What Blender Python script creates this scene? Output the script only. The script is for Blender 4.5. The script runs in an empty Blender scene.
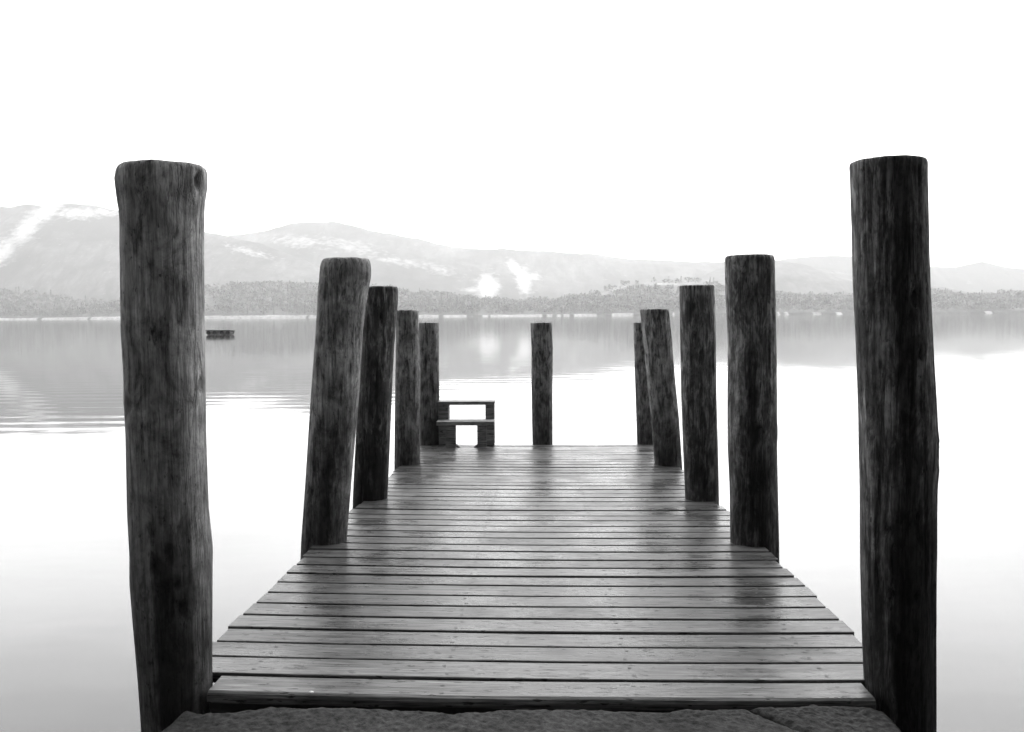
import bpy, bmesh, math, random
import numpy as np
from mathutils import Vector, Matrix, noise

random.seed(7)
rng = np.random.default_rng(7)
S = bpy.context.scene
C = S.collection
R = math.radians
W, H, F = 1024, 732, 870.0

# ------------------------------------------------------------------ camera
CAM_H = 1.77                       # metres above the lake
YAW, PITCH, ROLL = R(1.85), R(-3.335), R(-0.39)
cam_d = bpy.data.cameras.new('camera')
cam = bpy.data.objects.new('camera', cam_d)
C.objects.link(cam)
cam_d.sensor_width = 36.0
cam_d.lens = F / W * 36.0
cam_d.clip_start = 0.05
cam_d.clip_end = 20000
cam.location = (0, 0, CAM_H)
M3 = (Matrix.Rotation(YAW, 3, 'Z') @ Matrix.Rotation(R(90) + PITCH, 3, 'X') @ Matrix.Rotation(ROLL, 3, 'Z'))
cam.rotation_euler = M3.to_euler()
S.camera = cam
EYE = Vector((0, 0, CAM_H))


def ray(px, py):
    return M3 @ Vector(((px - W / 2) / F, -(py - H / 2) / F, -1.0))


def at_y(px, py, Y):
    d = ray(px, py)
    return EYE + d * (Y / d.y)


def at_z(px, py, z=0.0):
    d = ray(px, py)
    return EYE + d * ((z - CAM_H) / d.z)


# deck plane: slopes gently down towards the lake
DK_H, DK_S, DK_T = 1.15, 0.0218, 0.0045


def deck_z(x, y):
    return CAM_H - DK_H - DK_S * y - DK_T * x


def at_deck(px, py):
    d = ray(px, py)
    t = DK_H / -(d.z + DK_S * d.y + DK_T * d.x)
    return EYE + d * t


# ------------------------------------------------------------------ helpers
def link(name, me, mat=None, parent=None, loc=(0, 0, 0), smooth=True):
    o = bpy.data.objects.new(name, me)
    C.objects.link(o)
    o.location = loc
    if mat:
        for m in (mat if isinstance(mat, (list, tuple)) else [mat]):
            me.materials.append(m)
    if parent:
        o.parent = parent
    if smooth:
        for p in me.polygons:
            p.use_smooth = True
    return o


def from_np(name, verts, faces):
    """verts (n,3), faces (m,k)"""
    me = bpy.data.meshes.new(name)
    v = np.asarray(verts, np.float32)
    f = np.asarray(faces, np.int32)
    me.vertices.add(len(v))
    me.vertices.foreach_set('co', v.ravel())
    me.loops.add(f.size)
    me.loops.foreach_set('vertex_index', f.ravel())
    me.polygons.add(len(f))
    me.polygons.foreach_set('loop_start', np.arange(0, f.size, f.shape[1], dtype=np.int32))
    me.update(calc_edges=True)
    me.validate()
    return me


def grid_faces(ni, nj, wrap=False):
    out = []
    for i in range(ni - 1):
        for j in range(nj if wrap else nj - 1):
            j2 = (j + 1) % nj
            out.append((i * nj + j, i * nj + j2, (i + 1) * nj + j2, (i + 1) * nj + j))
    return out


def attr(me, name, vals):
    a = me.attributes.new(name, 'FLOAT', 'POINT')
    a.data.foreach_set('value', np.asarray(vals, np.float32))


def tag(o, label=None, cat=None, group=None, kind=None):
    if label: o['label'] = label
    if cat: o['category'] = cat
    if group: o['group'] = group
    if kind: o['kind'] = kind
    return o


def empty(name, loc, label, cat, group=None):
    o = bpy.data.objects.new(name, None)
    C.objects.link(o)
    o.location = loc
    o.empty_display_size = 0.2
    return tag(o, label, cat, group)


class Nodes:
    def __init__(self, name):
        self.m = bpy.data.materials.new(name)
        self.m.use_nodes = True
        self.t = self.m.node_tree
        self.b = self.t.nodes['Principled BSDF']
        self.out = self.t.nodes['Material Output']

    def n(self, typ, **kw):
        nd = self.t.nodes.new('ShaderNode' + typ)
        ins = kw.pop('ins', {})
        for k, v in kw.items():
            setattr(nd, k, v)
        for k, v in ins.items():
            if isinstance(v, bpy.types.NodeSocket):
                self.t.links.new(v, nd.inputs[k])
            else:
                nd.inputs[k].default_value = v
        return nd

    def l(self, a, b):
        self.t.links.new(a, b)

    def math(self, op, a, b=0.0, c=None, clamp=False):
        ins = {0: a, 1: b}
        if c is not None: ins[2] = c
        return self.n('Math', operation=op, use_clamp=clamp, ins=ins).outputs[0]

    def rng(self, v, a, b, c, d, smooth=False):
        return self.n('MapRange', interpolation_type='SMOOTHSTEP' if smooth else 'LINEAR',
                      ins={'Value': v, 'From Min': a, 'From Max': b, 'To Min': c, 'To Max': d}).outputs[0]

    def mapping(self, vec, scale, loc=None):
        ins = {'Vector': vec, 'Scale': scale}
        if loc is not None: ins['Location'] = loc
        return self.n('Mapping', ins=ins).outputs[0]

    def noise(self, vec, scale, detail=4.0, rough=0.5, dist=0.0):
        return self.n('TexNoise', ins={'Vector': vec, 'Scale': scale, 'Detail': detail, 'Roughness': rough, 'Distortion': dist}).outputs['Fac']

    def attr(self, name):
        return self.n('Attribute', attribute_name=name).outputs['Fac']

    def mix(self, f, a, b):
        # float mix
        nd = self.n('Mix', data_type='FLOAT', ins={0: f, 2: a, 3: b})
        return nd.outputs[0]

    def grey(self, v):
        return self.n('CombineColor', ins={0: v, 1: v, 2: v}).outputs[0]


# ------------------------------------------------------------------ materials
def post_material():
    k = Nodes('weathered_post_wood')
    co = k.n('TexCoord').outputs['Object']
    loc = k.n('ObjectInfo').outputs['Location']
    v = k.n('VectorMath', operation='MULTIPLY_ADD', ins={0: loc, 1: (3.7, 5.3, 0.0), 2: co}).outputs[0]
    streak = k.noise(k.mapping(v, (16, 16, 3.6)), 1.6, 9, 0.7, 0.6)
    grain = k.noise(k.mapping(v, (90, 90, 4.0)), 1.0, 7, 0.7)
    crack = k.noise(k.mapping(v, (34, 34, 1.5)), 1.0, 4, 0.55, 0.5)
    crack2 = k.noise(k.mapping(v, (75, 75, 3.0)), 1.0, 3, 0.55, 0.5)
    blot = k.noise(k.mapping(v, (9, 9, 7.0)), 1.0, 8, 0.74, 0.4)
    pit = k.noise(k.mapping(v, (60, 60, 26)), 1.0, 4, 0.6)
    amt = k.attr('bark')
    bark = k.rng(k.math('ADD', streak, k.math('MULTIPLY', k.math('SUBTRACT', amt, 0.5), 0.22)), 0.44, 0.63, 0.0, 1.0, True)
    ck = k.rng(k.math('ABSOLUTE', k.math('SUBTRACT', crack, 0.5)), 0.0, 0.026, 0.0, 1.0, True)
    ck2 = k.rng(k.math('ABSOLUTE', k.math('SUBTRACT', crack2, 0.5)), 0.0, 0.035, 0.25, 1.0, True)
    ck = k.mix(k.math('ADD', k.math('MULTIPLY', amt, 0.7), 0.3), 1.0, k.math('MULTIPLY', ck, ck2))
    base = k.mix(bark, 0.40, 0.10)
    base = k.math('MULTIPLY', base, k.rng(grain, 0.25, 0.75, 0.35, 1.65))
    base = k.math('MULTIPLY', base, k.rng(blot, 0.34, 0.66, 0.32, 1.6))
    base = k.math('MULTIPLY', base, k.rng(k.rng(pit, 0.62, 0.70, 0, 1, True), 0, 1, 1.0, 0.35))
    base = k.math('MULTIPLY', base, k.rng(ck, 0, 1, 0.14, 1.0))
    base = k.math('MULTIPLY', base, k.rng(k.attr('knot'), 0, 1, 1.0, 0.1))
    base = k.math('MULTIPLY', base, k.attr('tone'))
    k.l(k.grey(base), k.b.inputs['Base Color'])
    k.l(k.rng(grain, 0.3, 0.7, 0.62, 0.88), k.b.inputs['Roughness'])
    k.b.inputs['Specular IOR Level'].default_value = 0.25
    h = k.math('ADD', k.math('MULTIPLY', grain, 0.35), k.math('MULTIPLY', ck, 0.45))
    h = k.math('ADD', h, k.math('MULTIPLY', bark, 0.35))
    h = k.math('ADD', h, k.math('MULTIPLY', blot, 0.5))
    bp = k.n('Bump', ins={'Strength': 0.9, 'Distance': 0.012, 'Height': h})
    k.l(bp.outputs[0], k.b.inputs['Normal'])
    return k.m


def plank_material(name='wet_plank_wood', lo=0.03, hi=0.12, rlo=0.18, rhi=0.44):
    k = Nodes(name)
    co = k.n('TexCoord').outputs['Object']
    pid = k.attr('plank')
    off = k.n('CombineXYZ', ins={0: k.math('MULTIPLY', pid, 17.3), 1: k.math('MULTIPLY', pid, 5.1), 2: k.math('MULTIPLY', pid, 31.7)}).outputs[0]
    v = k.n('VectorMath', operation='ADD', ins={0: co, 1: off}).outputs[0]
    grain = k.noise(k.mapping(v, (1.6, 42, 42)), 1.0, 7, 0.62, 0.25)
    fine = k.noise(k.mapping(v, (7, 170, 170)), 1.0, 4, 0.6)
    blot = k.noise(k.mapping(co, (2.4, 3.2, 3.2)), 1.0, 5, 0.6)
    speck = k.noise(k.mapping(v, (16, 60, 60)), 1.0, 3, 0.55)
    base = k.rng(grain, 0.28, 0.72, lo, hi)
    base = k.math('MULTIPLY', base, k.rng(fine, 0.28, 0.72, 0.25, 1.75))
    base = k.math('MULTIPLY', base, k.rng(blot, 0.3, 0.7, 0.6, 1.35))
    base = k.math('MULTIPLY', base, k.rng(pid, 0, 1, 0.8, 1.2))
    sp = k.rng(speck, 0.61, 0.67, 0.0, 1.0, True)
    base = k.math('MULTIPLY', base, k.rng(sp, 0, 1, 1, 0.3))
    k.l(k.grey(base), k.b.inputs['Base Color'])
    rgh = k.rng(blot, 0.36, 0.64, rlo, rhi)
    rgh = k.math('ADD', rgh, k.rng(grain, 0.3, 0.7, -0.06, 0.10))
    k.l(rgh, k.b.inputs['Roughness'])
    k.b.inputs['Specular IOR Level'].default_value = 0.085
    h = k.math('ADD', k.math('MULTIPLY', grain, 0.6), k.math('MULTIPLY', fine, 0.4))
    h = k.math('SUBTRACT', h, k.math('MULTIPLY', sp, 0.4))
    bp = k.n('Bump', ins={'Strength': 0.5, 'Distance': 0.004, 'Height': h})
    k.l(bp.outputs[0], k.b.inputs['Normal'])
    return k.m


def plain(name, v, rough=0.7, var=0.3, scale=20.0, bump=0.3):
    k = Nodes(name)
    co = k.n('TexCoord').outputs['Object']
    n1 = k.noise(co, scale, 6, 0.6)
    k.l(k.grey(k.math('MULTIPLY', k.rng(n1, 0.3, 0.7, 1 - var, 1 + var), v)), k.b.inputs['Base Color'])
    k.b.inputs['Roughness'].default_value = rough
    bp = k.n('Bump', ins={'Strength': bump, 'Distance': 0.3 / scale, 'Height': n1})
    k.l(bp.outputs[0], k.b.inputs['Normal'])
    return k.m


def rock_material():
    k = Nodes('rough_shore_rock')
    co = k.n('TexCoord').outputs['Object']
    n1 = k.noise(co, 2.6, 6, 0.6)
    n2 = k.noise(co, 38, 7, 0.7)
    vor = k.n('TexVoronoi', ins={'Vector': co, 'Scale': 55.0}).outputs['Distance']
    base = k.rng(n1, 0.3, 0.7, 0.016, 0.036)
    base = k.math('MULTIPLY', base, k.rng(n2, 0.32, 0.68, 0.35, 1.7))
    base = k.math('MULTIPLY', base, k.rng(vor, 0.0, 0.6, 0.8, 1.15))
    k.l(k.grey(base), k.b.inputs['Base Color'])
    k.b.inputs['Roughness'].default_value = 0.8
    k.b.inputs['Specular IOR Level'].default_value = 0.06
    h = k.math('ADD', k.math('MULTIPLY', n2, 0.8), k.math('MULTIPLY', vor, 0.3))
    bp = k.n('Bump', ins={'Strength': 0.8, 'Distance': 0.009, 'Height': h})
    k.l(bp.outputs[0], k.b.inputs['Normal'])
    return k.m


def water_material():
    k = Nodes('still_lake_water')
    pos = k.n('NewGeometry').outputs['Position']
    sp = k.n('SeparateXYZ', ins={0: pos})
    y = sp.outputs['Y']
    x = sp.outputs['X']
    # band of wake ripples some way out; the rest lies nearly still
    d = k.math('ADD', k.math('SUBTRACT', y, k.math('MULTIPLY', x, 0.62)), k.math('MULTIPLY', k.noise(k.mapping(pos, (0.16, 0.16, 0)), 1.0, 3, 0.5), 5.0))
    band = k.math('MULTIPLY', k.rng(d, 17.5, 23.0, 0, 1, True), k.rng(d, 26, 52, 1, 0.05, True))
    left = k.rng(x, -2.0, 6.0, 1.0, 0.35, True)
    patch = k.rng(k.noise(k.mapping(pos, (0.14, 0.20, 0)), 1.0, 2, 0.5), 0.36, 0.64, 0.1, 1.0, True)
    rot = k.n('Mapping', ins={'Vector': pos, 'Rotation': (0, 0, R(-12)), 'Scale': (0.14, 1.0, 0)}).outputs[0]
    wv = k.n('TexWave', wave_type='BANDS', bands_direction='Y', wave_profile='SIN',
             ins={'Vector': rot, 'Scale': 0.40, 'Distortion': 7.0, 'Detail': 3.0, 'Detail Scale': 0.6}).outputs['Fac']
    rip = k.math('MULTIPLY', k.math('MULTIPLY', wv, band), k.math('MULTIPLY', left, patch))
    still = k.noise(k.mapping(pos, (0.5, 1.1, 0)), 1.0, 3, 0.5)
    swell = k.noise(k.mapping(pos, (0.25, 1.6, 0)), 1.0, 2, 0.5, 0.4)
    far = k.rng(y, 18, 90, 0.0, 1.0, True)
    h = k.math('ADD', k.math('MULTIPLY', rip, 0.002), k.math('MULTIPLY', still, 0.004))
    h = k.math('ADD', h, k.math('MULTIPLY', k.math('MULTIPLY', swell, far), 0.004))
    bp = k.n('Bump', ins={'Strength': 1.0, 'Distance': 1.0, 'Height': h})
    k.l(bp.outputs[0], k.b.inputs['Normal'])
    n = k.noise(k.mapping(pos, (0.3, 0.5, 0)), 1.0, 3, 0.5)
    k.l(k.grey(k.rng(n, 0.3, 0.7, 0.020, 0.028)), k.b.inputs['Base Color'])
    k.b.inputs['Roughness'].default_value = 0.045
    k.b.inputs['IOR'].default_value = 1.333
    k.b.inputs['Specular IOR Level'].default_value = 0.5
    return k.m


def hill_material(name, lo, hi, scale, pale=0.75):
    k = Nodes(name)
    co = k.n('NewGeometry').outputs['Position']
    n1 = k.noise(k.mapping(co, (1, 0.6, 1.8)), 1 / scale, 7, 0.62, 0.4)
    n2 = k.noise(co, 6 / scale, 5, 0.6)
    base = k.rng(n1, 0.38, 0.62, lo, hi)
    n3 = k.noise(k.mapping(co, (1.0, 0.25, 0.5)), 9 / scale, 6, 0.7, 0.5)
    base = k.math('MULTIPLY', base, k.rng(n3, 0.35, 0.65, 0.5, 1.5))
    base = k.math('MULTIPLY', base, k.rng(n2, 0.3, 0.7, 0.8, 1.2))
    pa = k.attr('pale')
    edge = k.math('ADD', pa, k.rng(k.noise(co, 14 / scale, 5, 0.65), 0.25, 0.75, -0.45, 0.45))
    f = k.rng(edge, 0.22, 1.15, 0.0, 1.0)
    base = k.mix(f, base, k.math('MULTIPLY', k.rng(n2, 0.3, 0.7, 0.85, 1.1), pale))
    k.l(k.grey(base), k.b.inputs['Base Color'])
    k.b.inputs['Roughness'].default_value = 0.9
    k.b.inputs['Specular IOR Level'].default_value = 0.1
    return k.m


def leaf_material(name, lo, hi):
    k = Nodes(name)
    r = k.attr('leaf')
    n = k.noise(k.n('NewGeometry').outputs['Position'], 0.11, 4, 0.6)
    base = k.math('MULTIPLY', k.rng(r, 0, 1, lo, hi), k.rng(n, 0.35, 0.65, 0.45, 1.6))
    k.l(k.grey(base), k.b.inputs['Base Color'])
    k.b.inputs['Roughness'].default_value = 0.8
    k.b.inputs['Specular IOR Level'].default_value = 0.2
    return k.m


M_POST = post_material()
M_PLANK = plank_material()
M_STEP = plank_material('step_timber', 0.16, 0.36, 0.5, 0.75)
M_BEAM = plain('dark_beam_wood', 0.03, 0.8)
M_NAIL = plain('rusty_nail', 0.03, 0.6)
M_ROCK = rock_material()
M_WATER = water_material()
M_HILL_A = hill_material('heather_hillside', 0.025, 0.16, 160, 0.85)
M_HILL_B = hill_material('grassy_fell', 0.02, 0.15, 260)
M_HILL_C = hill_material('distant_fell', 0.03, 0.07, 400)
M_SHORE = hill_material('wooded_shore_ground', 0.06, 0.14, 60, 0.8)
M_LEAF = leaf_material('shore_foliage', 0.015, 0.27)
M_TRUNK = plain('tree_bark', 0.14, 0.9)
M_RAFT = plain('raft_boards', 0.3, 0.8)
M_FLOAT = plain('raft_float', 0.035, 0.6)
M_PALE = plain('pale_pebble', 0.45, 0.6)

# ------------------------------------------------------------------ mooring posts
# profile: (py, x left, x right) in the photograph, all at the post's own depth


def knots_of(seed, n):
    r = random.Random(seed)
    return [(r.uniform(-2.6, -0.5), r.uniform(0.25, 1.35), r.uniform(0.010, 0.018), r.uniform(0.25, 1)) for _ in range(n)]


STAINS = {   # seed: [(u from, u to, height from, height to, darkness)]
    11: [(0.08, 0.52, 0.5, 1.72, .75), (-0.15, 1.0, -1.5, 0.62, .8), (-0.55, -0.40, 0.2, 1.5, .5)],
    10: [(-0.12, 0.22, 0.25, 1.05, .75), (0.10, 0.62, -1.5, 0.5, .7)],
    9: [(0.05, 0.22, 0.1, 0.9, .6), (0.30, 0.40, 0.1, 0.7, .6)],
    3: [(-0.05, 0.32, 0.1, 0.95, .7), (-0.7, 0.7, -1.5, 0.42, .7)],
    2: [(-0.30, 0.15, -1.5, 0.55, .6), (0.30, 0.55, 0.35, 0.75, .5)],
    1: [(-0.45, 0.50, -1.5, 0.55, .75), (-0.1, 0.25, 0.4, 1.3, .35)],
    5: [(-0.2, 1.0, -1.5, 0.2, .5)], 8: [(-0.6, 0.5, -1.5, 0.14, .5), (0.3, 0.6, 0.2, 0.6, .4)], 4: [(-0.4, 0.4, -1.5, 0.2, .5)], 6: [(-0.3, 0.3, -1.5, .3, .3)],
}


def ss(a, b, x):
    t = min(1, max(0, (x - a) / (b - a)))
    return t * t * (3 - 2 * t)


def make_post(base_py, prof, label, seed, tone=1.0, bark=0.5, knots=(), segs=72, behind=0.0, round_=0.10, top_tilt=0.0):
    mid_w = prof[-1][2] - prof[-1][1]
    bx = 0.5 * (prof[-1][1] + prof[-1][2])
    fr = at_deck(bx, base_py)
    rad = mid_w / F * fr.y * 0.5
    Y = fr.y + rad * 0.9 + behind
    zs, xs, rs = [], [], []
    for (py, a, b) in prof:
        pa, pb = at_y(a, py, Y), at_y(b, py, Y)
        pf = at_y(0.5 * (a + b), py, Y - rad)
        zs.append(pf.z); xs.append(0.5 * (pa.x + pb.x)); rs.append(0.5 * (pb.x - pa.x) * math.cos(math.atan((0.5 * (a + b) - W / 2) / F)) * 1.005)
    zs, xs, rs = zs[::-1], xs[::-1], rs[::-1]           # ascending z
    z_top = zs[-1]
    z_bot = -1.2
    # carry the lean of the lowest stretch down into the lake bed
    lean = (xs[1] - xs[0]) / (zs[1] - zs[0]) if len(zs) > 1 else 0
    xs = [xs[0] + 0.6 * lean * (z_bot - zs[0])] + xs
    rs = [rs[0] * 1.04] + rs
    zs = [z_bot] + zs
    ox = float(np.interp(deck_z(0, Y), zs, xs)); oz = deck_z(ox, Y)
    nz = 150
    lv = list(np.linspace(z_bot, z_top - rs[-1] * round_ * 2.2, nz))
    rm = [1.0] * nz
    r_t = rs[-1]
    for a in np.linspace(0.15, 1, 7):
        ang = a * math.pi / 2
        lv.append(z_top - r_t * round_ * 2.2 * (1 - math.sin(ang)))
        rm.append(1 - round_ * (1 - math.cos(ang)))
    for q in (0.75, 0.5, 0.25, 0.06):
        lv.append(z_top + r_t * 0.02); rm.append((1 - round_) * q)
    vs, kn, tn = [], [], []
    sd = Vector((seed * 3.1, seed * 7.7, 0))
    for i, z in enumerate(lv):
        zc = min(z, z_top)
        cx, r0 = np.interp(zc, zs, xs), np.interp(zc, zs, rs)
        for j in range(segs):
            th = 2 * math.pi * j / segs
            c, s = math.cos(th), math.sin(th)
            lump = noise.noise(Vector((c * 1.2, s * 1.2, z * 2.2)) + sd) * 0.030
            lump += noise.noise(Vector((c * 3.5, s * 3.5, z * 1.1)) + sd) * 0.020
            fis = noise.noise(Vector((c * 11, s * 11, z * 1.6)) + sd)
            lump -= max(0.0, fis - 0.12) * (0.03 + 0.13 * bark)
            if z > z_top - r_t * 0.5:
                lump -= 0.025 * max(0, noise.noise(Vector((c * 4, s * 4, 2)) + sd)) + 0.03 * max(0, noise.noise(Vector((c * 12, s * 12, 5)) + sd))
            dark = 0.0
            r = r0 * rm[i] * (1 + lump * (0.35 if abs(c) > 0.92 else 1.0))
            for (ka, kz, ks, kd) in knots:
                da = (th - (ka % (2 * math.pi)) + math.pi) % (2 * math.pi) - math.pi
                d2 = (da * r0) ** 2 / ks ** 2 + (z - oz - kz) ** 2 / (ks * 1.5) ** 2
                if d2 < 16:
                    g = math.exp(-d2); g2 = math.exp(-d2 / 4)
                    r += (0.010 * g2 - 0.028 * g * kd) * (ks / 0.015)
                    dark = max(dark, g * kd)
            zz = z
            if z > z_top - r_t:
                zz += top_tilt * c * r + 0.0022 * noise.noise(Vector((c * 2.5, s * 2.5, 7)) + sd)
            vs.append((cx + c * r - ox, s * r * 0.98, zz - oz)); kn.append(dark)
            # wood kept wet and stained near the deck and the water
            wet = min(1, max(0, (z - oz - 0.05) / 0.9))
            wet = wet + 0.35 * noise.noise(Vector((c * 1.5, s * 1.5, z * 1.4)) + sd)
            dth = th - math.atan2(-Y, -ox)
            st = 0.0
            if math.cos(dth) > -0.2:
                wv_ = 0.16 * noise.noise(Vector((z * 5.0, seed, 0))) + 0.10 * noise.noise(Vector((z * 17.0, seed, c * 3)))
                u_ = math.sin(dth) + wv_
                for (ua, ub, za, zb, dk) in STAINS.get(seed, ()):
                    zj = z - oz + 0.10 * noise.noise(Vector((c * 5, s * 5, seed)))
                    m = ss(ua - .05, ua + .05, u_) * (1 - ss(ub - .05, ub + .05, u_)) * ss(za - .06, za + .06, zj) * (1 - ss(zb - .12, zb + .12, zj))
                    st = max(st, m * dk)
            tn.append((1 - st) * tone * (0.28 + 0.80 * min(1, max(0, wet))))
    n = len(lv)
    fs = grid_faces(n, segs, True)
    top = len(vs); vs.append((np.interp(z_top, zs, xs) - ox, 0, z_top + r_t * 0.02 - oz)); kn.append(0); tn.append(tone)
    fs = fs + [((n - 1) * segs + j, (n - 1) * segs + (j + 1) % segs, top, top) for j in range(segs)]
    me = bpy.data.meshes.new('mooring_post')
    me.from_pydata(vs, [], [f if f[2] != f[3] else f[:3] for f in fs])
    me.update()
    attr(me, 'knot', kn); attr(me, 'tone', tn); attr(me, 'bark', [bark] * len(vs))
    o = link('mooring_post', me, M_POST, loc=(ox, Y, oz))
    tag(o, label, 'post', 'round timber mooring posts along the jetty')
    return o


POSTS = [
    (692, [(160, 120, 207), (178, 118, 208), (200, 121, 205), (240, 120.5, 204.5), (330, 122, 205), (380, 125, 205.5), (440, 127, 206.5),
           (520, 129, 209), (560, 131, 213), (590, 131, 213), (630, 134, 213), (690, 139, 213), (732, 142, 214)],
     'thick knotty front post with flared top, at the near left corner of the jetty', 1, 0.85, 0.2,
     [(R(-128), .93, .020, .7), (R(-8), .99, .018, .6), (R(-17), 1.64, .018, .9), (R(-160), 1.62, .02, .3), (R(-82), 1.38, .008, .9), (R(-80), 1.17, .010, .8),
      (R(-72), .47, .014, .7), (R(-90), .42, .010, .8), (R(-55), .28, .016, .7), (R(-60), .36, .012, .7), (R(-110), .80, .010, .6), (R(-95), .86, .009, .5)], 0.075, 0.0),
    (545, [(257, 321, 370.5), (275, 319.5, 371), (290, 318, 368), (330, 316, 363), (400, 311, 359), (480, 306, 352), (545, 301.5, 347)],
     'leaning round-topped post, second from the near end on the left side of the jetty', 2, 0.9, 0.4, knots_of(21, 5), 0.16, 0.0),
    (500.5, [(286, 366, 398), (300, 364, 398), (350, 361, 394), (420, 357, 391), (500, 353, 387.5)],
     'dark heavily streaked post, third from the near left end, beside the leaning one', 3, 0.9, 0.9, knots_of(22, 4), 0.10, 0.0),
    (465, [(310, 396, 418.5), (340, 396, 419), (372, 395.5, 420), (420, 395, 420), (465, 394.5, 420.5)],
     'upright grey post, fourth from the near end on the left side of the jetty', 4, 0.95, 0.5, knots_of(23, 3), 0.08, 0.0),
    (445, [(322.5, 419, 439), (370, 419.5, 439), (444, 420, 440)],
     'slim far post standing right behind the wooden boarding steps', 5, 0.9, 0.5, knots_of(24, 2), 0.08, 0.0),
    (444.5, [(322.5, 530.5, 552), (350, 531.5, 553), (385, 531.5, 552.5), (420, 532, 552.5), (445, 532.5, 552.5)],
     'lone post at the middle of the far end of the jetty', 6, 1.0, 0.5, knots_of(25, 3), 0.08, 0.10),
    (444.5, [(322.5, 633.5, 646), (380, 635, 650), (444, 637, 657)],
     'slim far right corner post, mostly hidden behind the post leaning to the left', 7, 1.0, 0.5, knots_of(26, 2), 0.08, 0.02),
    (466, [(309, 639.5, 669), (340, 643, 672), (380, 647, 675), (420, 651, 679), (466, 654.5, 682)],
     'post leaning to the left, fourth from the near end on the right side', 8, 1.05, 0.5, knots_of(27, 4), 0.08, 0.0),
    (501, [(285, 679, 714.5), (340, 680, 716), (400, 681, 716.5), (450, 683, 718), (500, 685, 719)],
     'flat-topped cracked post, third from the near end on the right side of the jetty', 9, 1.1, 0.8, knots_of(28, 5), 0.05, 0.0),
    (547, [(254, 724, 774.5), (290, 725, 775.5), (340, 727.5, 776.5), (400, 727, 777), (450, 727, 777), (500, 729.5, 778), (547, 730, 779)],
     'stout dark post, second from the near end on the right side of the jetty', 10, 0.9, 0.7, knots_of(29, 5), 0.10, 0.0),
    (694, [(155, 848, 928), (175, 849, 928), (220, 851, 929), (280, 852, 930), (350, 855, 933), (420, 857, 937), (455, 857.5, 938), (500, 858.5, 937),
           (580, 859, 936.5), (660, 861, 936), (732, 864, 936)],
     'thick near-black front post with ragged bark strip, at the near right corner of the jetty', 11, 0.62, 0.66, knots_of(30, 7), 0.06, 0.0),
]
for (by, prof, lab, sd, tone, bk, kn, rd, beh) in POSTS:
    make_post(by, prof, lab, sd, tone, bk, kn, segs=112 if sd in (1, 11) else 72, behind=beh, round_=rd)

# ------------------------------------------------------------------ jetty
pL0, pL1 = at_deck(213, 641), at_deck(391, 474)
pR0, pR1 = at_deck(859, 637), at_deck(683, 469.5)


def edge_x(a, b, y):
    return a.x + (b.x - a.x) * (y - a.y) / (b.y - a.y)


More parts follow.
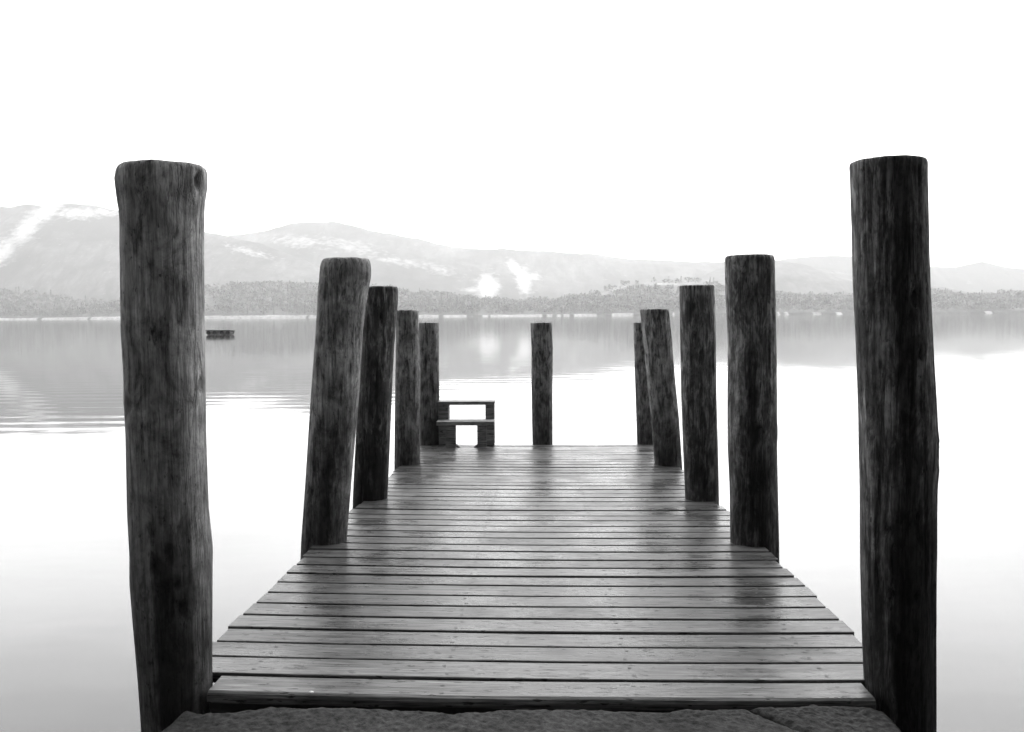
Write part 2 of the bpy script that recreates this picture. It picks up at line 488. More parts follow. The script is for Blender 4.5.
Y0 = at_deck(520, 695).y
Y1 = at_deck(560, 443.6).y
xl = lambda y: edge_x(pL0, pL1, y)
xr = lambda y: edge_x(pR0, pR1, y)
jetty = empty('jetty', (0.5 * (xl(Y0) + xr(Y0)), Y0, deck_z(0, Y0)),
              'long narrow wooden plank jetty running out over the lake between two rows of posts', 'jetty')
JL = jetty.location.copy()
NP = 41
pitch = (Y1 - Y0) / NP
vs, fs, pid, mats = [], [], [], []
TH = 0.036
pr = random.Random(3)
nail_pts = []
for i in range(NP):
    ya = Y0 + i * pitch + pr.uniform(0, 0.0015)
    gap = pr.uniform(0.014, 0.025)
    yb = Y0 + (i + 1) * pitch - gap
    el, er = pr.uniform(-0.018, 0.014), pr.uniform(-0.014, 0.018)
    tilt = pr.uniform(-0.0012, 0.0012); lift = pr.uniform(-0.0018, 0.0018); warp_p = pr.uniform(0, 10)
    if i == 0:
        el, er = at_deck(208, 690).x - xl(ya), at_deck(868, 690).x - xr(ya)
    e0 = 4.0 if i == 0 else 1.0
    p = pr.random()
    ch = 0.004
    ring = [(0, -TH), (0, -ch), (ch * .3, -ch * .3), (ch, 0), (None, 0), (-ch, 0), (-ch * .3, -ch * .3), (-0.0, -ch), (-0.0, -TH)]
    nx = 25
    b0 = len(vs)
    L = []
    for a in range(nx):
        t = a / (nx - 1)
        x = (xl(ya) + el) * (1 - t) + (xr(ya) + er) * t
        u = 2 * t - 1
        sag = -0.009 * (1 - u * u) + 0.0016 * noise.noise(Vector((x * 1.6, warp_p * 5, 0)))
        wob = 0.0035 * noise.noise(Vector((x * 1.1, warp_p * 3, 4)))
        prof = [(ya, -TH), (ya, -ch * e0), (ya + ch * .3 * e0, -ch * .35 * e0), (ya + ch * e0, 0), (0.5 * (ya + yb), -0.0008),
                (yb - ch, 0), (yb - ch * .3, -ch * .3), (yb, -ch), (yb, -TH)]
        for (yy, dz) in prof:
            z = deck_z(x, yy) + dz + sag + lift + tilt * (1 if yy > 0.5 * (ya + yb) else -1)
            vs.append((x - JL.x, yy + wob - JL.y, z - JL.z)); pid.append(p)
    k = 9
    for a in range(nx - 1):
        for c in range(k):
            c2 = (c + 1) % k
            fs.append((b0 + a * k + c, b0 + (a + 1) * k + c, b0 + (a + 1) * k + c2, b0 + a * k + c2)); mats.append(0)
    fs.append(tuple(b0 + c for c in range(k))); mats.append(0)
    fs.append(tuple(b0 + (nx - 1) * k + c for c in reversed(range(k)))); mats.append(0)
    # nail heads over the three bearers
    for fx in (0.10, 0.37, 0.63, 0.90):
        for fy in (0.25, 0.74):
            x = (xl(ya) * (1 - fx) + xr(ya) * fx) + pr.uniform(-0.012, 0.012)
            y = ya + (yb - ya) * fy + pr.uniform(-0.008, 0.008)
            u = 2 * fx - 1
            z = deck_z(x, y) - 0.009 * (1 - u * u) + 0.0012 + lift
            nb = len(vs)
            for q in range(8):
                an = q * math.pi / 4
                vs.append((x + 0.008 * math.cos(an) - JL.x, y + 0.005 * math.sin(an) - JL.y, z - JL.z)); pid.append(p)
            fs.append(tuple(range(nb, nb + 8))); mats.append(1)
me = bpy.data.meshes.new('deck')
me.from_pydata(vs, [], fs)
me.update()
attr(me, 'plank', pid)
deck = link('deck', me, [M_PLANK, M_NAIL], jetty, smooth=False)
me.polygons.foreach_set('material_index', mats)


def box_mesh(name, x0, x1, y0, y1, z0f, z1f, bev=0.006):
    """box whose bottom/top heights follow functions of (x,y)"""
    bm = bmesh.new()
    c = []
    for (x, y) in ((x0, y0), (x1, y0), (x1, y1), (x0, y1)):
        c.append((bm.verts.new((x, y, z0f(x, y))), bm.verts.new((x, y, z1f(x, y)))))
    bm.faces.new([c[i][0] for i in (3, 2, 1, 0)])
    bm.faces.new([c[i][1] for i in (0, 1, 2, 3)])
    for i in range(4):
        j = (i + 1) % 4
        bm.faces.new((c[i][0], c[j][0], c[j][1], c[i][1]))
    bmesh.ops.recalc_face_normals(bm, faces=bm.faces)
    if bev:
        bmesh.ops.bevel(bm, geom=list(bm.edges), offset=bev, segments=2, affect='EDGES', profile=0.6)
    me = bpy.data.meshes.new(name)
    bm.to_mesh(me); bm.free()
    return me


for fx in (0.10, 0.37, 0.63, 0.90):
    xa = xl(Y0) * (1 - fx) + xr(Y0) * fx
    me = box_mesh('bearer', xa - 0.045 - JL.x, xa + 0.045 - JL.x, 0.14, Y1 - Y0 - 0.04,
                  lambda x, y: deck_z(x + JL.x, y + JL.y) - JL.z - TH - 0.215,
                  lambda x, y: deck_z(x + JL.x, y + JL.y) - JL.z - TH - 0.013)
    link('bearer', me, M_BEAM, jetty, smooth=False)
ye = Y0 + 0.05
me = box_mesh('added_gap_beam', at_deck(206, 690).x - JL.x, at_deck(870, 690).x - JL.x, 0.035, 0.125,  # dark beam added to block bright water and blacken the gap under the planks
              lambda x, y: deck_z(x + JL.x, y + JL.y) - JL.z - TH - 0.42,
              lambda x, y: deck_z(x + JL.x, y + JL.y) - JL.z - TH - 0.0135)
link('added_gap_beam', me, M_BEAM, jetty, smooth=False)
for Yc in (3.05, 4.85, 6.15, 7.75, Y1 - 0.12):
    me = box_mesh('cross_beam', xl(Yc) + 0.02 - JL.x, xr(Yc) - 0.02 - JL.x, Yc - 0.06 - JL.y, Yc + 0.06 - JL.y,
                  lambda x, y: deck_z(x + JL.x, y + JL.y) - JL.z - TH - 0.40,
                  lambda x, y: deck_z(x + JL.x, y + JL.y) - JL.z - TH - 0.22)
    link('cross_beam', me, M_BEAM, jetty, smooth=False)

# ------------------------------------------------------------------ boarding steps at the far end
YS = at_deck(466, 447.3).y               # front of the lower tread
def sx(px, y): return at_y(px, 440, y).x
def sz(py, y): return at_y(466, py, y).z
st_root = Vector((sx(466, YS), YS, deck_z(sx(466, YS), YS + 0.1)))
steps = empty('boarding_steps', st_root, 'small two-tread wooden boarding step at the far left end of the jetty', 'steps')
fl = lambda x, y: deck_z(x + st_root.x, y + st_root.y) - st_root.z - 0.006


def step_part(name, px0, px1, ya, yb, top, bottom=None, plank=0.5, label=None):
    x0, x1 = sx(px0, YS + ya) - st_root.x, sx(px1, YS + ya) - st_root.x
    zt = sz(top, YS + ya) - st_root.z
    zb = (lambda x, y: sz(bottom, YS + ya) - st_root.z) if bottom else fl
    me = box_mesh(name, x0, x1, ya, yb, zb, lambda x, y: zt, 0.004)
    attr(me, 'plank', [plank] * len(me.vertices))
    return link(name, me, M_STEP, steps, smooth=False)


step_part('tread', 436.5, 494, 0.0, 0.20, 421.6, 425.6, 0.8)          # lower
step_part('tread', 438, 494.6, 0.215, 0.40, 401.5, 405.0, 0.9)        # upper
step_part('leg', 445.5, 455.8, 0.03, 0.07, 425.8, None, 0.55)
step_part('leg', 477.2, 486.6, 0.03, 0.07, 425.8, None, 0.5)
step_part('side_panel', 438.8, 448.5, 0.225, 0.39, 405.2, None, 0.3)
step_part('side_panel', 485.6, 494.2, 0.225, 0.39, 405.2, None, 0.35)
# small diagonal foot blocks in the inner corners of the legs
for (a, b) in ((456.0, 459.8), (473.4, 477.0)):
    x0, x1 = sx(a, YS) - st_root.x, sx(b, YS) - st_root.x
    z0, z1 = fl(x0, 0.05), fl(x0, 0.05) + 0.034
    bm = bmesh.new()
    tall_left = a < 460
    tri = [(x0, z0), (x1, z0), (x0 if tall_left else x1, z1)]
    f1 = [bm.verts.new((x, 0.03, z)) for x, z in tri]; f2 = [bm.verts.new((x, 0.07, z)) for x, z in tri]
    bm.faces.new(f1); bm.faces.new(f2[::-1])
    for i in range(3):
        j = (i + 1) % 3
        bm.faces.new((f1[i], f2[i], f2[j], f1[j]))
    bmesh.ops.recalc_face_normals(bm, faces=bm.faces)
    me = bpy.data.meshes.new('foot_block'); bm.to_mesh(me); bm.free()
    attr(me, 'plank', [0.4] * len(me.vertices))
    link('foot_block', me, M_STEP, steps, smooth=False)

# ------------------------------------------------------------------ rocks at the near end


def rock(name, outline, zf, label, seed, left=None, right=None, nu=260, nv=150, y_back=-1.6):
    """outline: far edge as (px, py) list left to right; the slab runs from there back under the camera.
    left / right: x of the side edges as functions of y"""
    pts = [at_z(px, py, zf) for (px, py) in outline]
    ox, oy = np.mean([p.x for p in pts]), np.mean([p.y for p in pts])
    X = [p.x for p in pts]; Yv = [p.y for p in pts]
    fl_ = left or (lambda y: X[0]); fr_ = right or (lambda y: X[-1])
    vs = []
    for i in range(nv):
        t = i / (nv - 1)
        for j in range(nu):
            q_ = j / (nu - 1)
            u = float(np.interp(q_, [0, 0.015, 0.985, 1], [0, 0, 1, 1]))
            yf = float(np.interp(X[0] + (X[-1] - X[0]) * u, X, Yv))
            v = float(np.interp(t, [0, 0.04, 1], [0, 0, 1]))
            y = yf + (y_back - yf) * (v ** 2.0)
            xa, xb = fl_(y), fr_(y)
            x = xa + (xb - xa) * u
            drop = 0.0
            if q_ < 0.015 or q_ > 0.985:
                drop = (0.015 - min(q_, 1 - q_)) / 0.015 * 0.7
            if t < 0.04:
                drop = max(drop, (0.04 - t) / 0.04 * 0.7)
            e = min(x - xa, xb - x, yf - y)
            rnd = 0.014 * (1 - min(1, max(0, e) / 0.03)) ** 2
            q = Vector((x + seed, y, drop))
            n = 0.006 * noise.noise(q * 2.1) + 0.004 * noise.noise(q * 8) + 0.003 * noise.noise(q * 21) + 0.004 * noise.noise(q * 50) + 0.002 * noise.noise(q * 110)
            jx = 0.010 * noise.noise(q * 9) if not (left or right) else 0.003 * noise.noise(q * 9)
            jy = 0.012 * noise.noise(q * 10 + Vector((0, 50, 0))) + 0.006 * noise.noise(q * 30)
            vs.append((x + jx - ox, y + jy - oy, n - rnd - drop))
    me = from_np(name, vs, grid_faces(nv, nu))
    me.flip_normals()
    o = link(name, me, M_ROCK, loc=(ox, oy, zf))
    tag(o, label, 'rock')
    return o


ZR = deck_z(0, Y0) - 0.012
c0, c1 = at_z(746, 706, ZR), at_z(800, 730, ZR)
crk = lambda y: c0.x + (c1.x - c0.x) * (y - c0.y) / (c1.y - c0.y) + 0.008 * noise.noise(Vector((y * 9, 1, 1)))
rock('rock_slab', [(100, 752), (166, 726), (180, 711), (188, 707), (196, 711), (215, 710), (245, 707), (270, 705), (330, 705), (400, 706.5), (430, 709), (442, 712), (455, 709),
                   (520, 706), (600, 707), (660, 708), (700, 706), (745, 706)], ZR,
     'large rough grey rock slab along the near edge of the jetty', 4.0, right=lambda y: crk(y) - 0.004)
xe = at_z(898, 722, ZR).x
rock('rock_slab', [(747, 706), (765, 704.5), (800, 704), (840, 702.5), (862, 703), (880, 708), (893, 716), (899, 724)], ZR,
     'smaller rough rock at the foot of the near right post, split off by a diagonal crack', 9.0, left=lambda y: crk(y) + 0.004,
     right=lambda y: max(xe, crk(y) + 0.02), nu=120, y_back=c0.y - 0.62)

# pale pebble lying on the first plank
pp = at_deck(311, 692.5)
bm = bmesh.new()
bmesh.ops.create_icosphere(bm, subdivisions=3, radius=0.006)
for v in bm.verts:
    v.co *= 1 + 0.35 * noise.noise(v.co * 120)
    v.co.z *= 0.6; v.co.x *= 1.3
me = bpy.data.meshes.new('pebble'); bm.to_mesh(me); bm.free()
tag(link('pebble', me, M_PALE, loc=(pp.x, pp.y, deck_z(pp.x, pp.y) + 0.001)), 'tiny white pebble on the first plank of the jetty', 'pebble')

# ------------------------------------------------------------------ lake
me = from_np('lake_water', [(-4200, -60, 0), (4200, -60, 0), (4200, 3600, 0), (-4200, 3600, 0)], [(0, 1, 2, 3)])
tag(link('lake_water', me, M_WATER, smooth=False), 'still pale lake reflecting the sky and hills', 'water', kind='structure')
me = from_np('lake_bed', [(-4200, -60, -1.5), (4200, -60, -1.5), (4200, 3600, -1.5), (-4200, 3600, -1.5)], [(0, 1, 2, 3)])
tag(link('lake_bed', me, M_ROCK, smooth=False), kind='structure')

# floating raft out on the lake
rc = at_z(218, 335, 0)
raft = empty('floating_raft', (rc.x, rc.y, 0), 'small dark floating raft out on the water by the front left post', 'raft')
rw = 25.5 / F * rc.y


def boxes(name, lst, mat, parent, bev=0.02):
    bm = bmesh.new()
    for (x0, x1, y0, y1, z0, z1) in lst:
        r = bmesh.ops.create_cube(bm, size=1.0)
        for v in r['verts']:
            v.co = Vector((x0 + (v.co.x + .5) * (x1 - x0), y0 + (v.co.y + .5) * (y1 - y0), z0 + (v.co.z + .5) * (z1 - z0)))
    if bev:
        bmesh.ops.bevel(bm, geom=list(bm.edges), offset=bev, segments=1, affect='EDGES')
    me = bpy.data.meshes.new(name); bm.to_mesh(me); bm.free()
    return link(name, me, mat, parent, smooth=False)


hgt = 5.2 / F * rc.y
boxes('raft_deck', [(-rw / 2, rw / 2, 0.18 * k, 0.18 * k + 0.165, hgt - 0.10, hgt) for k in range(8)], M_RAFT, raft, 0.01)
for q in (0.03, 1.32):
    boxes('raft_frame', [(-rw / 2 + .03, rw / 2 - .03, q, q + 0.09, hgt * .25, hgt - .12)], M_RAFT, raft)
for fx in (-0.46, -0.17, 0.18, 0.45):
    bm = bmesh.new()
    bmesh.ops.create_cone(bm, segments=20, radius1=hgt * .4, radius2=hgt * .4, depth=1.35, cap_ends=True)
    bmesh.ops.rotate(bm, verts=bm.verts, cent=(0, 0, 0), matrix=Matrix.Rotation(R(90), 3, 'X'))
    bmesh.ops.translate(bm, verts=bm.verts, vec=(fx * (rw - hgt * .8), 0.7, hgt * .42))
    me = bpy.data.meshes.new('raft_float'); bm.to_mesh(me); bm.free()
    link('raft_float', me, M_FLOAT, raft, smooth=False)

# ------------------------------------------------------------------ hills


def fbm(x, y, s, o=5):
    v, a = 0.0, 1.0
    for _ in range(o):
        v += a * noise.noise(Vector((x / s, y / s, 3.3))); s *= 0.5; a *= 0.5
    return v


def project(p):
    q = M3.transposed() @ (Vector(p) - EYE)
    return W / 2 + F * q.x / -q.z, H / 2 - F * q.y / -q.z


def blob(px, py, cx, cy, rx, ry, ang=0):
    dx, dy = px - cx, py - cy
    c, s = math.cos(ang), math.sin(ang)
    u, v = (dx * c + dy * s) / rx, (-dx * s + dy * c) / ry
    return math.exp(-(u * u + v * v))


def hill(name, prof, Df, Dr, mat, label, pale=None, ncol=420, nrow=64, rough=10.0, seed=0.0, power=0.8):
    pts = [at_y(px, py, Dr) for px, py in prof]
    X = [p.x for p in pts]; Z = [p.z for p in pts]
    vs, pl = [], []
    xs = np.linspace(X[0], X[-1], ncol)
    for j, x in enumerate(xs):
        zr = np.interp(x, X, Z) + fbm(x + seed, 11, 60 * Dr / 2000, 5) * Dr / 2000 * 4.0
        endf = min(1, (x - X[0]) / (0.03 * (X[-1] - X[0])), (X[-1] - x) / (0.03 * (X[-1] - X[0])))
        zr *= max(0.0, endf)
        for i in range(nrow):
            t = i / (nrow - 1) * 1.35
            y = Df + (Dr - Df) * t
            if t <= 1:
                z = zr * t ** power
                z += fbm(x + seed, y, 220, 5) * rough * math.sin(math.pi * t) * min(1, max(zr, 0) / 60)
            else:
                z = zr * (1 - ((t - 1) / 0.35) ** 1.5)
            z = z - 2.0 * (1 - min(1, t * 20))
            vs.append((x, y, z))
            pl.append(pale(*project((x, y, z)), t) if pale and t <= 1.02 else 0)
    idx = np.arange(ncol * nrow).reshape(ncol, nrow)
    f = np.stack([idx[:-1, :-1], idx[1:, :-1], idx[1:, 1:], idx[:-1, 1:]], -1).reshape(-1, 4)
    me = from_np(name, vs, f)
    attr(me, 'pale', pl)
    o = link(name, me, mat)
    tag(o, label, 'hill', kind='structure')
    return o


def pale_a(px, py, t):
    v = max(blob(px, py, 2, 252, 26, 9, -0.75), blob(px, py, 26, 229, 24, 9, -0.85), blob(px, py, 46, 212, 20, 8, -0.5))
    v = max(v, 0.8 * blob(px, py, 78, 213, 26, 6, 0.0), 0.7 * blob(px, py, 104, 212, 20, 4, 0.1))
    v = 1.25 * v
    v = max(v, 0.62 * blob(px, py, 250, 252, 26, 3.5, 0.25))
    return v


def pale_b(px, py, t):
    v = max(1.9 * blob(px, py, 488, 287, 10, 12), 0.9 * blob(px, py, 470, 290, 10, 3),
            1.4 * blob(px, py, 515, 268, 9, 5, 0.9), 1.35 * blob(px, py, 524, 281, 7, 13, -0.2), 0.7 * blob(px, py, 534, 276, 9, 5))
    v = max(v, 0.62 * blob(px, py, 440, 270, 26, 5, 0.3), 0.6 * blob(px, py, 300, 242, 30, 7, 0.1), 0.6 * blob(px, py, 400, 262, 40, 4, 0.15),
            0.5 * blob(px, py, 350, 246, 40, 8, 0.2))
    return v


hill('distant_hill', [(560, 290), (640, 276), (700, 268), (760, 262), (811, 256.5), (850, 256), (900, 262), (931, 266), (961, 266), (982, 262), (1000, 265.5),
                      (1018, 269), (1040, 271), (1120, 280), (1250, 300)], 2150, 2380, M_HILL_C, 'palest far ridge at the right behind the front right post', seed=900)
hill('far_hill', [(60, 300), (150, 248), (205, 240), (240, 234), (263, 231), (285, 225), (303, 221), (332, 221), (355, 226), (383, 232), (418, 238), (454, 246),
                  (486, 249), (541, 250), (592, 254), (643, 260), (694, 262), (740, 262.5), (800, 268), (900, 285), (980, 305)], 1750, 2120, M_HILL_B,
     'long pale hill with white patches across the middle of the horizon', pale_b, ncol=760, nrow=110, rough=14, seed=100)
hill('near_hill', [(640, 300), (690, 280), (735, 264), (760, 260.5), (775, 260), (800, 263.5), (822, 269.5), (850, 272), (900, 279), (931, 286), (1000, 300)],
     1500, 1850, M_HILL_A, 'grey hill sloping down to the right beside the stout dark post', seed=300)
hill('left_hill', [(-330, 300), (-200, 222), (-60, 210), (-10, 206), (8, 207), (24, 204), (40, 205.5), (70, 203), (100, 206), (130, 212), (165, 221), (205, 231), (225, 235), (263, 243),
                   (294, 256), (317, 266), (360, 279), (400, 291), (450, 306)], 1480, 1800, M_HILL_A, 'big grey hill with a pale slanting scree at the far left',
     pale_a, ncol=560, nrow=110, rough=9, seed=500)

# wooded far shore
TREE_TOP = [(-260, 290), (-150, 283), (0, 286), (37, 287), (75, 294), (120, 299), (160, 290), (207, 281), (258, 277), (317, 279), (398, 282), (428, 287), (478, 293),
            (516, 296), (562, 293), (592, 288), (628, 276), (660, 274.5), (700, 275), (740, 282), (775, 288), (810, 290), (850, 290), (880, 290), (931, 285),
            (956, 291), (985, 289), (1010, 287), (1024, 287), (1130, 287), (1280, 292)]
DS, DT = 1020.0, 1270.0
pts = [at_y(px, py + 8.5, DT) for px, py in TREE_TOP]
SX = np.array([p.x for p in pts]); SZ = np.array([p.z for p in pts])


def shore_foot(x):
    return DS + 26 * noise.noise(Vector((x / 170, 0, 0))) + 10 * noise.noise(Vector((x / 45, 5, 0)))


def shore_z(x, y):
    f = shore_foot(x)
    t = (y - f) / (DT - f)
    zr = float(np.interp(x, SX, SZ))
    if t < 0:
        return t * 40
    if t > 1:
        return zr * (1 - ((t - 1) / 0.25) ** 1.6)
    bank = 1.9 * min(1, t / 0.012) + 0.5 * noise.noise(Vector((x / 14, 3, 0)))* min(1, t / 0.012)
    return bank + (zr - bank) * t ** 0.9 + 2.5 * noise.noise(Vector((x / 60, y / 60, 0))) * math.sin(math.pi * t)


ncol, ts = 900, [-0.03, -0.01, 0.0, 0.003, 0.006, 0.012, 0.02] + list(np.linspace(0.04, 1.25, 46))
vs, pl = [], []
for x in np.linspace(SX[0], SX[-1], ncol):
    f = shore_foot(x)
    for t in ts:
        y = f + (DT - f) * t
        z = shore_z(x, y)
        vs.append((x, y, z))
        px, py = project((x, y, z))
        v = 0.0
        if t <= 0.02:
            n = noise.noise(Vector((x / 22, 8, 0))) + 0.5 * noise.noise(Vector((x / 7, 2, 0)))
            bias = np.interp(px, [0, 330, 540, 620, 700, 1024], [0.45, 0.30, 0.2, 0.2, -0.15, -0.15])
            v = 1.0 if n + bias > 0.1 else 0.1
        elif t < 1:
            v = max(blob(px, py, 622, 285, 26, 3, -0.32), blob(px, py, 665, 282, 30, 2.8, 0.0), blob(px, py, 705, 280, 26, 4, -0.1))
            v = max(v, 0.75 * blob(px, py, 212, 284, 9, 2), 0.55 * blob(px, py, 290, 300, 10, 3))
        pl.append(v)
nt = len(ts)
idx = np.arange(ncol * nt).reshape(ncol, nt)
me = from_np('far_shore', vs, np.stack([idx[:-1, :-1], idx[1:, :-1], idx[1:, 1:], idx[:-1, 1:]], -1).reshape(-1, 4))
attr(me, 'pale', pl)
tag(link('far_shore', me, M_SHORE), 'wooded far shore with pale shingle along the waterline', 'shore', kind='structure')


def crown(h, w, r, n, conifer=False, size=1.0):
    """leaf clumps: (n*4,3) verts and n leaf values"""
    lobes = [(r.normal(0, 0.24) * w, r.normal(0, 0.24) * w, h * r.uniform(0.40, 0.86), r.uniform(0.22, 0.36) * w) for _ in range(7)]
    P = np.zeros((n, 3)); sh = np.zeros(n)
    for i in range(n):
        if conifer:
            t = r.random() ** 0.7
            rr = w * 0.30 * (1 - t) * math.sqrt(r.uniform(0.3, 1)); a = r.uniform(0, 2 * math.pi)
            P[i] = (rr * math.cos(a), rr * math.sin(a), h * (0.15 + 0.85 * t)); sh[i] = r.uniform(0, 0.5)
        else:
            l = lobes[r.integers(7)]
            d = r.normal(size=3); d /= np.linalg.norm(d)
            P[i] = np.array(l[:3]) + d * l[3] * r.uniform(0.55, 1.05) * np.array([1, 1, 0.85])
            sh[i] = r.random()
    u = r.normal(size=(n, 3)); u /= np.linalg.norm(u, axis=1)[:, None]
    w2 = np.cross(u, r.normal(size=(n, 3))); w2 /= np.linalg.norm(w2, axis=1)[:, None]
    s = (size * r.uniform(0.45, 1.0, n))[:, None]
    q = np.stack([P - u * s, P + w2 * s * .7, P + u * s, P - w2 * s * .7], 1)
    return q.reshape(-1, 3), sh


def crown_mesh(q, sh):
    n = len(sh)
    me = from_np('crown', q, np.arange(n * 4).reshape(n, 4))
    attr(me, 'leaf', np.repeat(sh, 4))
    return me


# the mass of the wood on the slopes
protos = []
for k in range(10):
    con = k >= 8
    protos.append(crown(1.0, 0.5 if con else 1.0, rng, 46, con, 0.19))
allq, alls = [], []
cnt = 0
while cnt < 6000:
    x = rng.uniform(SX[1], SX[-2]); f = shore_foot(x)
    t = rng.uniform(0.045, 1.02)
    y = f + (DT - f) * t
    z = shore_z(x, y)
    px, py = project((x, y, z))
    if t < 0.985 and any(max(blob(px, py - q, 622, 285, 27, 3.2, -0.32), blob(px, py - q, 665, 282, 32, 3, 0.0), blob(px, py - q, 705, 280, 26, 4, -0.1)) > 0.42 for q in (0, 3, 6)):
        continue
    if noise.noise(Vector((x / 40, y / 40, 9))) < -0.26:
        continue
    k = int(rng.integers(10)) if rng.random() < 0.75 else int(rng.integers(8))
    hh = rng.uniform(5.5, 10) * (1.25 if k >= 8 else 1)
    ww = rng.uniform(6.5, 11.5) if k < 8 else 6
    q, sh = protos[k]
    a = rng.uniform(0, 6.28); c, s = math.cos(a), math.sin(a)
    v = q.copy()
    v[:, 0], v[:, 1] = (q[:, 0] * c - q[:, 1] * s) * ww + x, (q[:, 0] * s + q[:, 1] * c) * ww + y
    v[:, 2] = q[:, 2] * hh + z - 0.3
    allq.append(v); alls.append(np.clip(sh * 0.35 + 0.95 * rng.random() ** 1.35 - 0.1, 0, 1))
    cnt += 1
me = crown_mesh(np.concatenate(allq), np.concatenate(alls))
tag(link('far_wood', me, M_LEAF, smooth=False), 'hazy wood covering the slopes of the far shore', 'wood', kind='stuff')

# countable trees along the waterline
def trunk_mesh(h, r):
    vs, sg = [], 8
    lv = [(0, 1.3), (0.1, 1), (0.5, .7), (0.85, .25)]
    for (t, m) in lv:
        for j in range(sg):
            a = 2 * math.pi * j / sg
            vs.append((math.cos(a) * r * m + 0.15 * t * h * 0.1, math.sin(a) * r * m, t * h - (0.6 if t == 0 else 0)))
    fs = grid_faces(len(lv), sg, True)
    # two limbs
    for (a, t0) in ((0.5, 0.35), (2.6, 0.45), (4.4, 0.4)):
        b = len(vs)
        for e in (0, 1):
            for j in range(4):
                an = j * math.pi / 2
                rr = r * (0.45 if e == 0 else 0.15)
                vs.append((math.cos(a) * e * h * .25 + rr * math.cos(an), math.sin(a) * e * h * .25 + rr * math.sin(an), h * t0 + e * h * .3))
        fs += [tuple(b + q for q in (j, (j + 1) % 4, 4 + (j + 1) % 4, 4 + j)) for j in range(4)]
    return from_np('trunk', vs, fs)


tproto = []
for k in range(8):
    q, sh = crown(1.0, 0.42 if k >= 6 else 1.0, rng, 220, k >= 6, 0.075)
    cm = crown_mesh(q, sh); cm.materials.append(M_LEAF)
    tm = trunk_mesh(1.0, 0.028); tm.materials.append(M_TRUNK)
    tproto.append((cm, tm))
x_at = lambda px: at_y(px, 310, DS + 10).x
spots = [px for px in np.arange(-30, 1060, 7.5)]
for px in spots:
    px = px + rng.uniform(-3, 3)
    if rng.random() < 0.12:
        continue
    x = x_at(px); f = shore_foot(x)
    y = f + (DT - f) * rng.uniform(0.015, 0.04)
    k = int(rng.integers(8)) if rng.random() < 0.6 else int(rng.integers(6))
    hh = rng.uniform(6.5, 12) * (1.2 if k >= 6 else 1); ww = rng.uniform(6.5, 10.5)
    con = k >= 6
    lab = 'narrow conifer on the far waterline' if con else 'round leafy tree on the far waterline'
    z = shore_z(x, y) - 0.2
    t = empty('conifer_tree' if con else 'shore_tree', (x, y, z), lab, 'tree',
              'conifers along the far waterline' if con else 'leafy trees along the far waterline')
    t.scale = (ww, ww, hh); t.rotation_euler = (0, 0, rng.uniform(0, 6.28))
    for nm, me in (('crown', tproto[k][0]), ('trunk', tproto[k][1])):
        c = bpy.data.objects.new(nm, me); C.objects.link(c); c.parent = t

# ------------------------------------------------------------------ haze
HD, HG = 0.00033, 0.35
bm = bmesh.new()
bmesh.ops.create_cube(bm, size=1.0)
for v in bm.verts:
    v.co = Vector((v.co.x * 8600, 1750 + v.co.y * 3800, (-2.6 if v.co.z < 0 else 420)))
me = bpy.data.meshes.new('haze'); bm.to_mesh(me); bm.free()
hm = bpy.data.materials.new('pale_haze'); hm.use_nodes = True
ht = hm.node_tree
ht.nodes.remove(ht.nodes['Principled BSDF'])
pv = ht.nodes.new('ShaderNodeVolumePrincipled')
pv.inputs['Color'].default_value = (0.97, 0.97, 0.97, 1)
pv.inputs['Density'].default_value = HD
pv.inputs['Anisotropy'].default_value = HG
ht.links.new(pv.outputs[0], ht.nodes['Material Output'].inputs['Volume'])
hz = link('haze', me, hm, smooth=False)
tag(hz, 'pale mist over the whole lake', 'haze', kind='stuff')

# ------------------------------------------------------------------ light
SUN_EL, SUN_AZ = R(38), R(4)          # ahead of the camera, behind thin cloud
w = bpy.data.worlds.new('World')
S.world = w
w.use_nodes = True
wt = w.node_tree
bg = wt.nodes['Background']
sky = wt.nodes.new('ShaderNodeTexSky')
sky.sky_type = 'NISHITA'
sky.sun_disc = False
sky.sun_elevation = SUN_EL
sky.sun_rotation = SUN_AZ
sky.air_density = 1.5; sky.dust_density = 3.0
bw = wt.nodes.new('ShaderNodeRGBToBW')
wt.links.new(sky.outputs[0], bw.inputs[0])
tc = wt.nodes.new('ShaderNodeTexCoord')
sep = wt.nodes.new('ShaderNodeSeparateXYZ')
wt.links.new(tc.outputs['Generated'], sep.inputs[0])


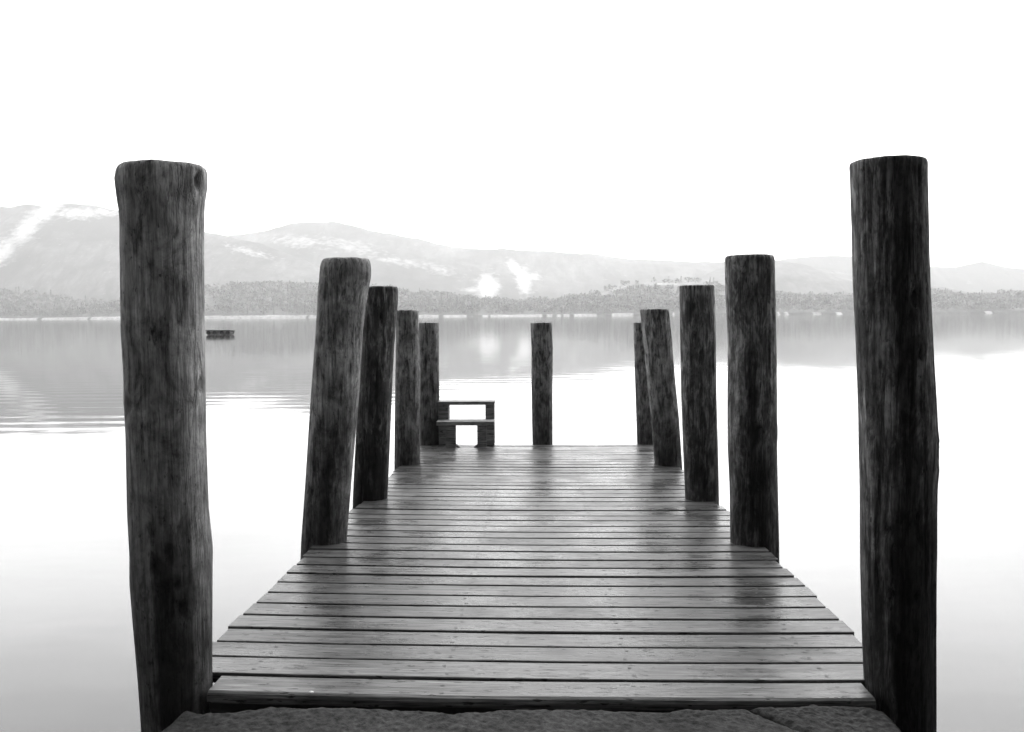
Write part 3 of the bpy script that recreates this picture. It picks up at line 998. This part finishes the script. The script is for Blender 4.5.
def wm(op, a, b, c=None):
    nd = wt.nodes.new('ShaderNodeMath'); nd.operation = op
    for i, v in enumerate((a, b, c)):
        if v is None: continue
        if isinstance(v, bpy.types.NodeSocket): wt.links.new(v, nd.inputs[i])
        else: nd.inputs[i].default_value = v
    return nd.outputs[0]


def wr(v, a, b, c, d):
    nd = wt.nodes.new('ShaderNodeMapRange'); nd.interpolation_type = 'SMOOTHSTEP'
    wt.links.new(v, nd.inputs[0])
    for i, q in enumerate((a, b, c, d)): nd.inputs[i + 1].default_value = q
    return nd.outputs[0]


# cloud cover: thin and bright towards the sun, heavy behind the camera
cover = wr(sep.outputs['Y'], -0.18, 0.50, 0.06, 1.0)
mp = wt.nodes.new('ShaderNodeMapping'); mp.inputs['Scale'].default_value = (1.2, 1.2, 4.0)
wt.links.new(tc.outputs['Generated'], mp.inputs[0])
cn = wt.nodes.new('ShaderNodeTexNoise'); cn.inputs['Scale'].default_value = 2.2; cn.inputs['Detail'].default_value = 6
wt.links.new(mp.outputs[0], cn.inputs['Vector'])
cl = wr(cn.outputs['Fac'], 0.3, 0.7, 0.88, 1.1)
lum = wm('MULTIPLY', wm('MULTIPLY', wm('ADD', wm('MULTIPLY', bw.outputs[0], 0.55), 4.5), cover), cl)
cc = wt.nodes.new('ShaderNodeCombineColor')
for i in range(3): wt.links.new(lum, cc.inputs[i])
wt.links.new(cc.outputs[0], bg.inputs['Color'])
bg.inputs['Strength'].default_value = 0.12

sd = bpy.data.lights.new('sun', 'SUN')
sd.energy = 1.1; sd.angle = R(110); sd.color = (1, 1, 1)
so = bpy.data.objects.new('sun', sd)
C.objects.link(so)
dirv = Vector((math.sin(SUN_AZ) * math.cos(SUN_EL), math.cos(SUN_AZ) * math.cos(SUN_EL), math.sin(SUN_EL)))
so.rotation_euler = dirv.to_track_quat('Z', 'Y').to_euler()
so.location = (0, 0, 50)

vsn = S.view_settings
vsn.view_transform = 'Standard'; vsn.look = 'None'; vsn.gamma = 1.0; vsn.use_curve_mapping = False
vsn.exposure = 1.72
S.render.engine = 'CYCLES'
S.cycles.use_denoising = True
S.cycles.volume_bounces = 2
S.cycles.max_bounces = 8
S.cycles.diffuse_bounces = 3
S.cycles.caustics_reflective = False
S.render.film_transparent = False
